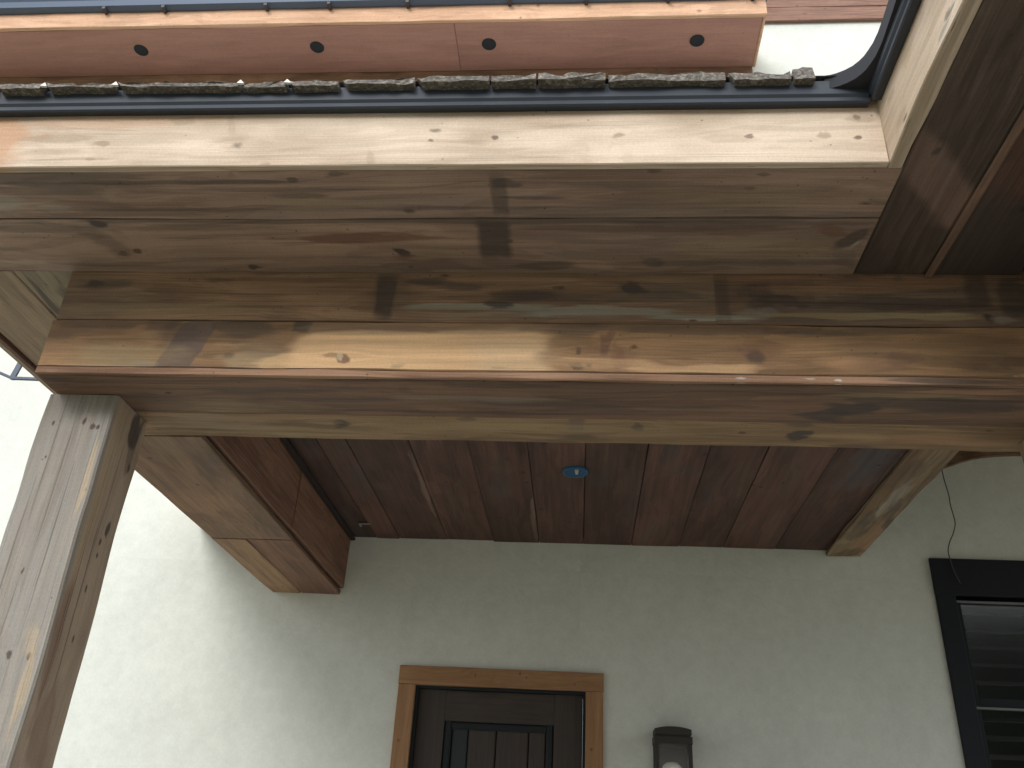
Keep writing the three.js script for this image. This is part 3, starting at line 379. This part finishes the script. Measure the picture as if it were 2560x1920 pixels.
{
  const e = thing('side_eave', 'roof overhang with pale boards beyond the left end of the beam', 'eave', [-2.0, HS, -3.6]);
  const mk = [['e', 2.30, 0.03, 0.18, 0.018, 'K', 0.7, 0.5, 0], ['e', 2.33, 0.12, 0.20, 0.025, 'K', 0.65, 0.5, 0], ['e', 2.1, 0.1, 0.05, 0.03, 'K', 0.5, 0.5, 0]];
  part('soffit_board', timber({ axis: 'z', x: [-1.945, -1.70], y: [HS + 0.002, HS + 0.026], z: [Z + 0.003, -2.341], ch: 0.004, n: 16, seed: 111 }), wood({ L: 2.59, W: 0.245, seed: 112, base: [0.33, 0.295, 0.23], dark: [0.22, 0.195, 0.155], knots: 2, marks: mk }), e);
  part('soffit_board', timber({ axis: 'z', x: [-2.235, -1.949], y: [HS, HS + 0.026], z: [Z + 0.003, -2.341], ch: 0.004, n: 16, seed: 113 }), wood({ L: 2.59, W: 0.286, seed: 114, base: [0.36, 0.295, 0.225], dark: [0.27, 0.215, 0.165], mottle: 0.3, knots: 2 }), e);
  part('fascia_lip', timber({ axis: 'z', x: [-2.262, -2.237], y: [HS - 0.012, HS + 0.03], z: [Z + 0.003, -1.86], ch: 0.003, n: 16, seed: 115 }), wood({ L: 3, W: 0.05, seed: 116, base: [0.17, 0.10, 0.075] }), e);
  part('fascia_board', timber({ axis: 'z', x: [-2.29, -2.264], y: [HS - 0.006, 3.46], z: [Z + 0.003, -1.86], ch: 0.003, n: 16, seed: 117 }), wood({ L: 3, W: 0.24, seed: 118, base: [0.5, 0.41, 0.32] }), e);
}
{ // the eave of the wing that comes forward on the right
  const e = thing('wing_eave', 'dark roof overhang with a pale fascia coming forward at the upper right', 'eave', [1.1, HS, 0]);
  const z1 = 3.0;
  part('fascia_board', timber({ axis: 'z', x: [XR, XR + 0.042], y: [HS, 3.46], z: [-1.853, z1], ch: 0.003, wob: 0.003, n: 60, seed: 121 }),
    wood({ L: 4.85, W: 0.24, px: 420, seed: 122, base: [0.58, 0.51, 0.42], dark: [0.40, 0.335, 0.255], mottle: 0.75, grain: 0.18, wear: 0.45, knots: 3, cracks: 0.06, bump: 0.0008, marks: marks.wfascia.map((m) => [m[0], m[1] + 0.023, Math.max(0.02, m[2]), ...m.slice(3)]) }), e);
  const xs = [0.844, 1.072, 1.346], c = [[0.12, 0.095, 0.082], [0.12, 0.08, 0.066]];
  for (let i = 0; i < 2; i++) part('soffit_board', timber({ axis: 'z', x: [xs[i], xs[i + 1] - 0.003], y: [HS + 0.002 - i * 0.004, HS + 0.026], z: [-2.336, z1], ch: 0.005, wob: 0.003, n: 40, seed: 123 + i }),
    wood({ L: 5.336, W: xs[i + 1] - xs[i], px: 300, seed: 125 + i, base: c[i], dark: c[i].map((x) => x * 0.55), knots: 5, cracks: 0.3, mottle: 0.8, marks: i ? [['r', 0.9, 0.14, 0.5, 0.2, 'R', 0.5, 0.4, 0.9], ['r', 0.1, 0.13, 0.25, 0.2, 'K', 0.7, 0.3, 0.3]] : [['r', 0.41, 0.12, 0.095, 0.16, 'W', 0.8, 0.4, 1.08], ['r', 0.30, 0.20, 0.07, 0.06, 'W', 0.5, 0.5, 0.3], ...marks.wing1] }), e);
  part('batten', timber({ axis: 'z', x: [1.058, 1.084], y: [HS - 0.012, HS - 0.003], z: [-2.336, z1], ch: 0.003, wob: 0.001, n: 20, seed: 127 }), wood({ L: 5.3, W: 0.03, px: 150, seed: 129, base: [0.24, 0.165, 0.13], knots: 0 }), e);
  const b = thing('wing_beam', 'timber beam under the right wing overhang at the picture edge', 'beam', [1.55, HB, 0.3]);
  const m = wood({ L: 5.2, W: 0.4, px: 150, seed: 128, base: [0.28, 0.19, 0.125], dark: [0.16, 0.11, 0.075] });
  part('face_board', timber({ axis: 'z', x: [1.35, 1.39], y: [HB + 0.01, HS - 0.003], z: [-2.334, z1], seed: 129 }), m, b);
  part('face_board', timber({ axis: 'z', x: [1.71, 1.75], y: [HB + 0.01, HS + 0.02], z: [-2.334, z1], seed: 130 }), m, b);
  part('bottom_board', timber({ axis: 'z', x: [1.392, 1.708], y: [HB + 0.01, HB + 0.035], z: [-2.334, z1], seed: 131 }), m, b);
}

// ---------------------------------------------------------------- roof edge: dark drip edge and ragged shakes
const metal = std([0.036, 0.045, 0.060], 0.6, 0.2);
{
  const prof = (p, n) => { const s = new THREE.Shape(p.map((q) => new THREE.Vector2(...q))); return new THREE.ExtrudeGeometry(s, { depth: n, bevelEnabled: false }); };
  const P = [[0, 3.416], [0.022, 3.413], [0.026, 3.417], [0.024, 3.432], [0.030, 3.440], [0.031, 3.487], [0, 3.487]];
  const d = thing('drip_edge', 'dark blue-grey metal drip edge along the front roof edge above the pale fascia', 'drip edge', [-0.7, 3.41, -1.82]);
  const g = prof(P.map(([a, b]) => [-a, b]), XR - 0.03 - XL); g.rotateY(Math.PI / 2); g.translate(XL, 0, -1.8285); part('metal_strip', g, metal, d);
  const d2 = thing('wing_drip_edge', 'dark blue-grey metal drip edge along the right wing roof edge', 'drip edge', [XR, 3.41, 0]);
  const g2 = prof(P.map(([a, b]) => [-a, b]), 4.8); g2.translate(XR - 0.0015, 0, -1.80); part('metal_strip', g2, metal, d2);
  const pl = extrude([[0.655, 1.800], [0.675, 1.796], [0.69, 1.790], [0.708, 1.780], [0.725, 1.766], [0.737, 1.75], [0.746, 1.733], [0.752, 1.712], [0.757, 1.69], [0.760, 1.655], [0.760, 1.62], [0.758, 1.56], [0.756, 1.50], [0.752, 1.2], [0.752, -2.6], [0.85, -2.6], [0.85, 1.86], [0.655, 1.86]], 0.05); pl.rotateX(-Math.PI / 2); pl.translate(0, 3.460, 0);
  const v = thing('valley_flashing', 'dark metal flashing curving through the inside corner of the roof edges', 'flashing', [0.75, 3.47, -1.75]); part('plate', pl, std([0.030, 0.031, 0.038], 0.95, 0), v);
}
{
  const r = thing('porch_roof', 'porch roof with a ragged edge of grey mossy shakes above the drip edge', 'roof', [0, 3.45, -3.3]);
  const a = [-2.32, 3.50, -1.79], b = [0.77, 3.50, -1.79], c = [3.91, 4.80, -4.93], d = [0.82, 4.80, -4.93], e = [-2.32, 3.50, -4.93], f = [0.77, 3.50, 3.0], g = [4.0, 4.84, 3.0], h = [4.0, 4.84, -4.93];
  const P = []; const tri = (...q) => q.forEach((x) => P.push(...x)); tri(a, b, c, a, c, d, a, d, e, b, f, g, b, g, h, b, h, c);
  const geo = new THREE.BufferGeometry(); geo.setAttribute('position', new THREE.Float32BufferAttribute(P, 3)); geo.setAttribute('uv', new THREE.Float32BufferAttribute(P.filter((_, i) => i % 3 !== 1), 2)); geo.computeVertexNormals();
  const under = geo.clone(); under.translate(0, -0.02, 0);
  part('deck', geo, std([0.22, 0.21, 0.195], 0.95), r); 
  const shake = [1, 2, 3, 4].map((i) => new THREE.MeshStandardMaterial({ roughness: 0.95, map: texture(256, 64, (u, v, c) => { const x = u * 0.25 + i * 3, y = v * 0.05, f = fbm(x * 120, y * 160, 3), m = fbm(x * 40, y * 70, 2), l = ss(0.60, 0.70, fbm(x * 160 + 7, y * 200, 2)), k = 0.035 + 0.14 * f * (0.5 + m); c[0] = k * 1.14 + l * 0.11; c[1] = k + l * 0.105; c[2] = k * 0.86 + l * 0.085; }) }));
  // a split shake seen end on: jagged butt outline, broken face
  const rubble = (x0, x1, y0, t, zf, R) => {
    const n = Math.max(4, Math.round((x1 - x0) / 0.016)), top = [], bot = []; let lv = 0.8;
    for (let i = 0; i <= n; i++) { if (R() < 0.4) lv = 0.62 + R() * 0.45; top.push([x0 + (x1 - x0) * (i + (i && i < n ? (R() - 0.5) * 0.7 : 0)) / n, y0 + t * (lv + (R() - 0.5) * 0.22)]); }
    for (let i = n; i >= 0; i -= 2) bot.push([x0 + (x1 - x0) * i / n, y0 - 0.004 * R()]);
    const g = extrude([...bot.reverse(), ...top.reverse()], 0.12), A = g.attributes.position, U = g.attributes.uv; g.translate(0, 0, -0.12);
    for (let i = 0; i < A.count; i++) { const X = A.getX(i), Y = A.getY(i), f = A.getZ(i) > -0.06; if (f) A.setZ(i, A.getZ(i) + 0.016 * (fbm(X * 70, Y * 110, 2) - 0.5) - 0.2 * (Y - y0)); U.setXY(i, (X - x0) / 0.25, (Y - y0 + A.getZ(i)) / 0.05); }
    g.translate(0, 0, zf); g.computeVertexNormals(); return g;
  };
  const px = (q) => -1.70 + q * 0.001312; // along the eave
  const cuts = [-470, -300, -160, -40, 75, 245, 532, 638, 755, 923, 1086, 1187, 1338, 1590, 1725, 1775];
  const R = rng(9);
  for (let i = 0; i < cuts.length - 1; i++) {
    const x0 = px(cuts[i]) + 0.002 + R() * 0.004, x1 = px(cuts[i + 1]) - 0.002 - R() * 0.004, t = 0.022 + R() * 0.010 + (i >= 12 ? 0.012 : 0) + (i === 14 ? 0.016 : 0), y0 = 3.470 + R() * 0.006;
    part('shake', rubble(x0, x1, y0, t, -1.776 + R() * 0.012, R), shake[i % 4], r);
  }
  const pale = std([0.62, 0.60, 0.54], 0.8);
  for (const q of [78, 245, 533, 639]) { const x = px(q), g = extrude([[-0.010, 0], [0.013, -0.003], [-0.006, 0.026]], 0.006); g.rotateX(-0.4); g.translate(x, 3.476, -1.772); part('split_sliver', g, pale, r); }
  for (let i = 0, z = -1.56; z < 2.6; i++) { const l = 0.07 + R() * 0.16, g2 = rubble(0, l, 3.478, 0.02 + R() * 0.016, 0, R); g2.rotateY(-Math.PI / 2); g2.translate(0.757 + R() * 0.01, 0, z); part('shake', g2, shake[(i + 1) % 4], r); z += l + 0.03 + R() * 0.12; }
}

// ---------------------------------------------------------------- upper storey eaves
const redwood = (s, L, W) => wood({ L, W, px: 200, seed: s, base: [0.43, 0.25, 0.215], dark: [0.33, 0.185, 0.158], mottle: 0.3, grain: 0.25, wear: 0.25, knots: 0, cracks: 0.05, bump: 0.001 });
{
  const u = thing('upper_eave', 'long reddish boxed eave with dark round lights on the upper storey', 'eave', [-1.5, 7.0, -4.65]);
  part('soffit_board', timber({ axis: 'x', x: [-5.4, -1.0], y: [7.0, 7.025], z: [-4.905, -4.452], n: 8, seed: 201 }), redwood(202, 4.4, 0.45), u);
  part('soffit_board', timber({ axis: 'x', x: [-0.997, 1.262], y: [7.002, 7.025], z: [-4.905, -4.452], n: 8, seed: 203 }), redwood(204, 2.3, 0.45), u);
  const fm = wood({ L: 6.6, W: 0.12, px: 150, seed: 205, base: [0.68, 0.46, 0.32], dark: [0.56, 0.36, 0.24], knots: 4, cracks: 0.2 });
  part('fascia_board', timber({ axis: 'x', x: [-5.4, 1.285], y: [6.994, 7.2], z: [-4.45, -4.42], n: 20, wob: 0.003, seed: 206 }), fm, u);
  part('end_board', timber({ axis: 'z', x: [1.264, 1.285], y: [6.994, 7.13], z: [-4.905, -4.452], seed: 207 }), fm, u);
  part('frieze_board', timber({ axis: 'x', x: [-5.2, 1.262], y: [6.68, 7.03], z: [Z + 0.003, -4.908], n: 8, seed: 208 }), wood({ L: 6.4, W: 0.15, px: 150, seed: 209, base: [0.38, 0.25, 0.17] }), u);
  part('roof_board', box(-5.4, 1.262, 7.21, 7.25, Z + 0.003, -4.452), std([0.2, 0.15, 0.1]), u);
  const gm = std([0.10, 0.14, 0.21], 0.45, 0.1), g = extrude([[4.449, 7.155], [4.40, 7.15], [4.365, 7.165], [4.35, 7.21], [4.335, 7.23], [4.335, 7.32], [4.449, 7.32]].map(([a, b]) => [a, b]), 6.7);
  g.rotateY(Math.PI / 2); g.scale(1, 1, 1); g.translate(-5.4, 0, 0);
  const gt = thing('upper_gutter', 'blue-grey gutter running above the reddish upper eave', 'gutter', [-2, 7.08, -4.4]);
  part('trough', g, gm, gt);
  const R = rng(31); for (let i = 0; i < 9; i++) { const x = -3.9 + i * 0.62 + R() * 0.25; part('gutter_hook', bevel(x, x + 0.025, 7.13, 7.154, -4.42, -4.36, 0.003), std([0.06, 0.055, 0.06], 0.6), gt); }
  const dark = std([0.028, 0.030, 0.038], 1);
  const spots = [[-3.511, 'leftmost'], [-2.094, 'second from the left'], [-0.754, 'second from the right'], [0.813, 'rightmost, nearest the eave end']];
  for (const [x, w] of spots) {
    const l = thing('eave_light', `round dark recessed light in the reddish upper eave, ${w}`, 'recessed light', [x, 7.0, -4.65], 'round lights in the upper eave');
    const ring = new THREE.LatheGeometry([[0.040, -0.001], [0.042, -0.007], [0.052, -0.006], [0.055, -0.001]].map((p) => new THREE.Vector2(...p)), 32); ring.translate(x, 7.0, -4.65); const tr = part('trim_ring', ring, dark, l);
    const lens = new THREE.LatheGeometry([[0, -0.0025], [0.02, -0.003], [0.0405, -0.004]].map((p) => new THREE.Vector2(...p)), 32); lens.translate(x, 7.0, -4.65); part('lens', lens, dark, tr);
  }
  const u2 = thing('frieze', 'red-brown frieze boards on the bright upper wall at the upper right', 'trim', [2.9, 7.5, Z]);
  const fz = wood({ L: 3.3, W: 0.2, px: 250, seed: 212, base: [0.28, 0.17, 0.13], dark: [0.20, 0.115, 0.088], knots: 8 });
  part('frieze_board', timber({ axis: 'x', x: [1.29, 4.58], y: [7.512, 7.662], z: [Z + 0.003, Z + 0.03], n: 8, seed: 211 }), fz, u2);
  part('frieze_board', timber({ axis: 'x', x: [1.29, 4.58], y: [7.664, 7.86], z: [Z + 0.003, Z + 0.033], n: 8, seed: 213 }), fz, u2);
}

// ---------------------------------------------------------------- small things
{
  const pts = [[2.089, 3.80], [2.088, 3.70], [2.090, 3.60], [2.099, 3.50], [2.097, 3.447], [2.102, 3.39], [2.104, 3.337], [2.082, 3.275], [2.055, 3.227], [2.036, 3.17], [2.038, 3.13], [2.05, 3.05], [2.07, 2.99]].map(([x, y]) => new THREE.Vector3(x, y, -4.895));
  const g = new THREE.TubeGeometry(new THREE.CatmullRomCurve3(pts), 60, 0.003, 6);
  const c = thing('hanging_cable', 'thin dark cable hanging from the raised ceiling over the black window', 'cable', [2.09, 3.8, -4.895]); part('wire', g, std([0.06, 0.055, 0.05], 0.6), c);
  const b = thing('metal_bracket', 'thin blue-grey metal bracket below the left roof edge', 'bracket', [-2.4, 3.2, -3.2]);
  const bm = std([0.09, 0.11, 0.15], 0.6, 0.2);
  const bar = (p, q, w, d) => { const A = new THREE.Vector3(...p), B = new THREE.Vector3(...q), L = A.distanceTo(B), g2 = timber({ axis: 'x', x: [0, L], y: [-w / 2, w / 2], z: [-d / 2, d / 2], ch: 0.002, wob: 0.0008, n: 5 }); g2.applyQuaternion(new THREE.Quaternion().setFromUnitVectors(new THREE.Vector3(1, 0, 0), B.clone().sub(A).normalize())); g2.translate(A.x, A.y, A.z); return g2; };
  part('strut', bar([-2.468, 3.272, -3.2], [-2.446, 3.40, -3.2], 0.027, 0.01), bm, b);
  part('arm', bar([-2.475, 3.268, -3.2], [-2.25, 3.262, -3.2], 0.014, 0.012), bm, b);
  part('arm', bar([-2.54, 3.295, -3.2], [-2.46, 3.264, -3.2], 0.012, 0.010), bm, b);
}

// ---------------------------------------------------------------- the yard's trees behind the viewer: they shade the porch and darken the window's reflection
{
  const bark = std([0.09, 0.07, 0.055], 0.95), leafM = [[0.042, 0.062, 0.024], [0.05, 0.07, 0.028], [0.04, 0.058, 0.026]].map((c) => new THREE.MeshStandardMaterial({ color: new THREE.Color().setRGB(...c), roughness: 0.9, side: THREE.DoubleSide }));
  const crown = (seed) => { const R = rng(seed), P = [], N = 22000, cl = []; for (let i = 0; i < 46; i++) { const a = R() * 6.283, y = R(), r = (0.25 + 0.75 * Math.sqrt(R())) * (2.9 * Math.sin(Math.PI * (0.12 + 0.8 * y)) + 0.3); cl.push([Math.cos(a) * r, 1.2 + y * 9.5, Math.sin(a) * r, 0.7 + R() * 0.8]); }
    for (let i = 0; i < N; i++) { const c = cl[Math.floor(R() * cl.length)], a = R() * 6.283, b = Math.acos(2 * R() - 1), r = c[3] * Math.cbrt(R()), x = c[0] + r * Math.sin(b) * Math.cos(a), y = c[1] + r * Math.cos(b) * 0.8, z = c[2] + r * Math.sin(b) * Math.sin(a); const s = 0.20 + R() * 0.18, v = () => (R() - 0.5) * 2 * s; P.push(x + v(), y + v(), z + v(), x + v(), y + v(), z + v(), x + v(), y + v(), z + v()); }
    const g = new THREE.BufferGeometry(); g.setAttribute('position', new THREE.Float32BufferAttribute(P, 3)); g.computeVertexNormals(); return g; };
  const trunk = (seed) => { const R = rng(seed), gs = [], tube = (p, r0, r1) => { const c = new THREE.CatmullRomCurve3(p.map((q) => new THREE.Vector3(...q))), g = new THREE.TubeGeometry(c, 10, 1, 9), A = g.attributes.position, k = new THREE.Vector3(); for (let i = 0; i < A.count; i++) { const t = Math.floor(i / 10) / 10, o = c.getPointAt(t), r = r0 + (r1 - r0) * t; k.fromBufferAttribute(A, i).sub(o).setLength(r).add(o); A.setXYZ(i, k.x, k.y, k.z); } g.computeVertexNormals(); gs.push(g); };
    tube([[0, -0.1, 0], [0.1, 2, 0.05], [-0.05, 4.5, 0.1], [0.1, 8, 0]], 0.24, 0.05); for (let i = 0; i < 7; i++) { const a = R() * 6.28, y = 2.2 + i * 0.7, l = 1.3 + R(); tube([[0, y, 0.05], [Math.cos(a) * l * 0.5, y + 0.6, Math.sin(a) * l * 0.5], [Math.cos(a) * l, y + 1.5, Math.sin(a) * l]], 0.09, 0.02); } return mergeGeometries(gs); };
  const SC = 1.08, cs = [crown(3), crown(4), crown(5)], ts = [trunk(6), trunk(7)];
  const at = [[-14, 31], [-9.6, 29], [-5.4, 30.5], [-1.2, 28.5], [3, 30], [7.2, 28], [11.4, 29], [15.4, 26.5], [19.2, 24], [22.5, 20.5]];
  at.forEach(([x, z], i) => {
    const t = thing('yard_tree', `leafy yard tree outside the picture behind the viewer, ${['leftmost', 'second from the left', 'third from the left', 'fourth from the left', 'fifth from the left', 'fifth from the right', 'fourth from the right', 'third from the right', 'second from the right', 'rightmost'][i]}`, 'tree', [x, 0, z], 'yard trees facing the porch');
    const a = new THREE.Mesh(ts[i % 2], bark), c = new THREE.Mesh(cs[i % 3], leafM[i % 3]); a.name = 'trunk'; c.name = 'crown'; t.add(a, c); t.rotation.y = i * 1.7; t.scale.setScalar(SC * (0.92 + 0.03 * (i * 7 % 6))); shade(t);
  });
}

renderer.render(scene, camera);
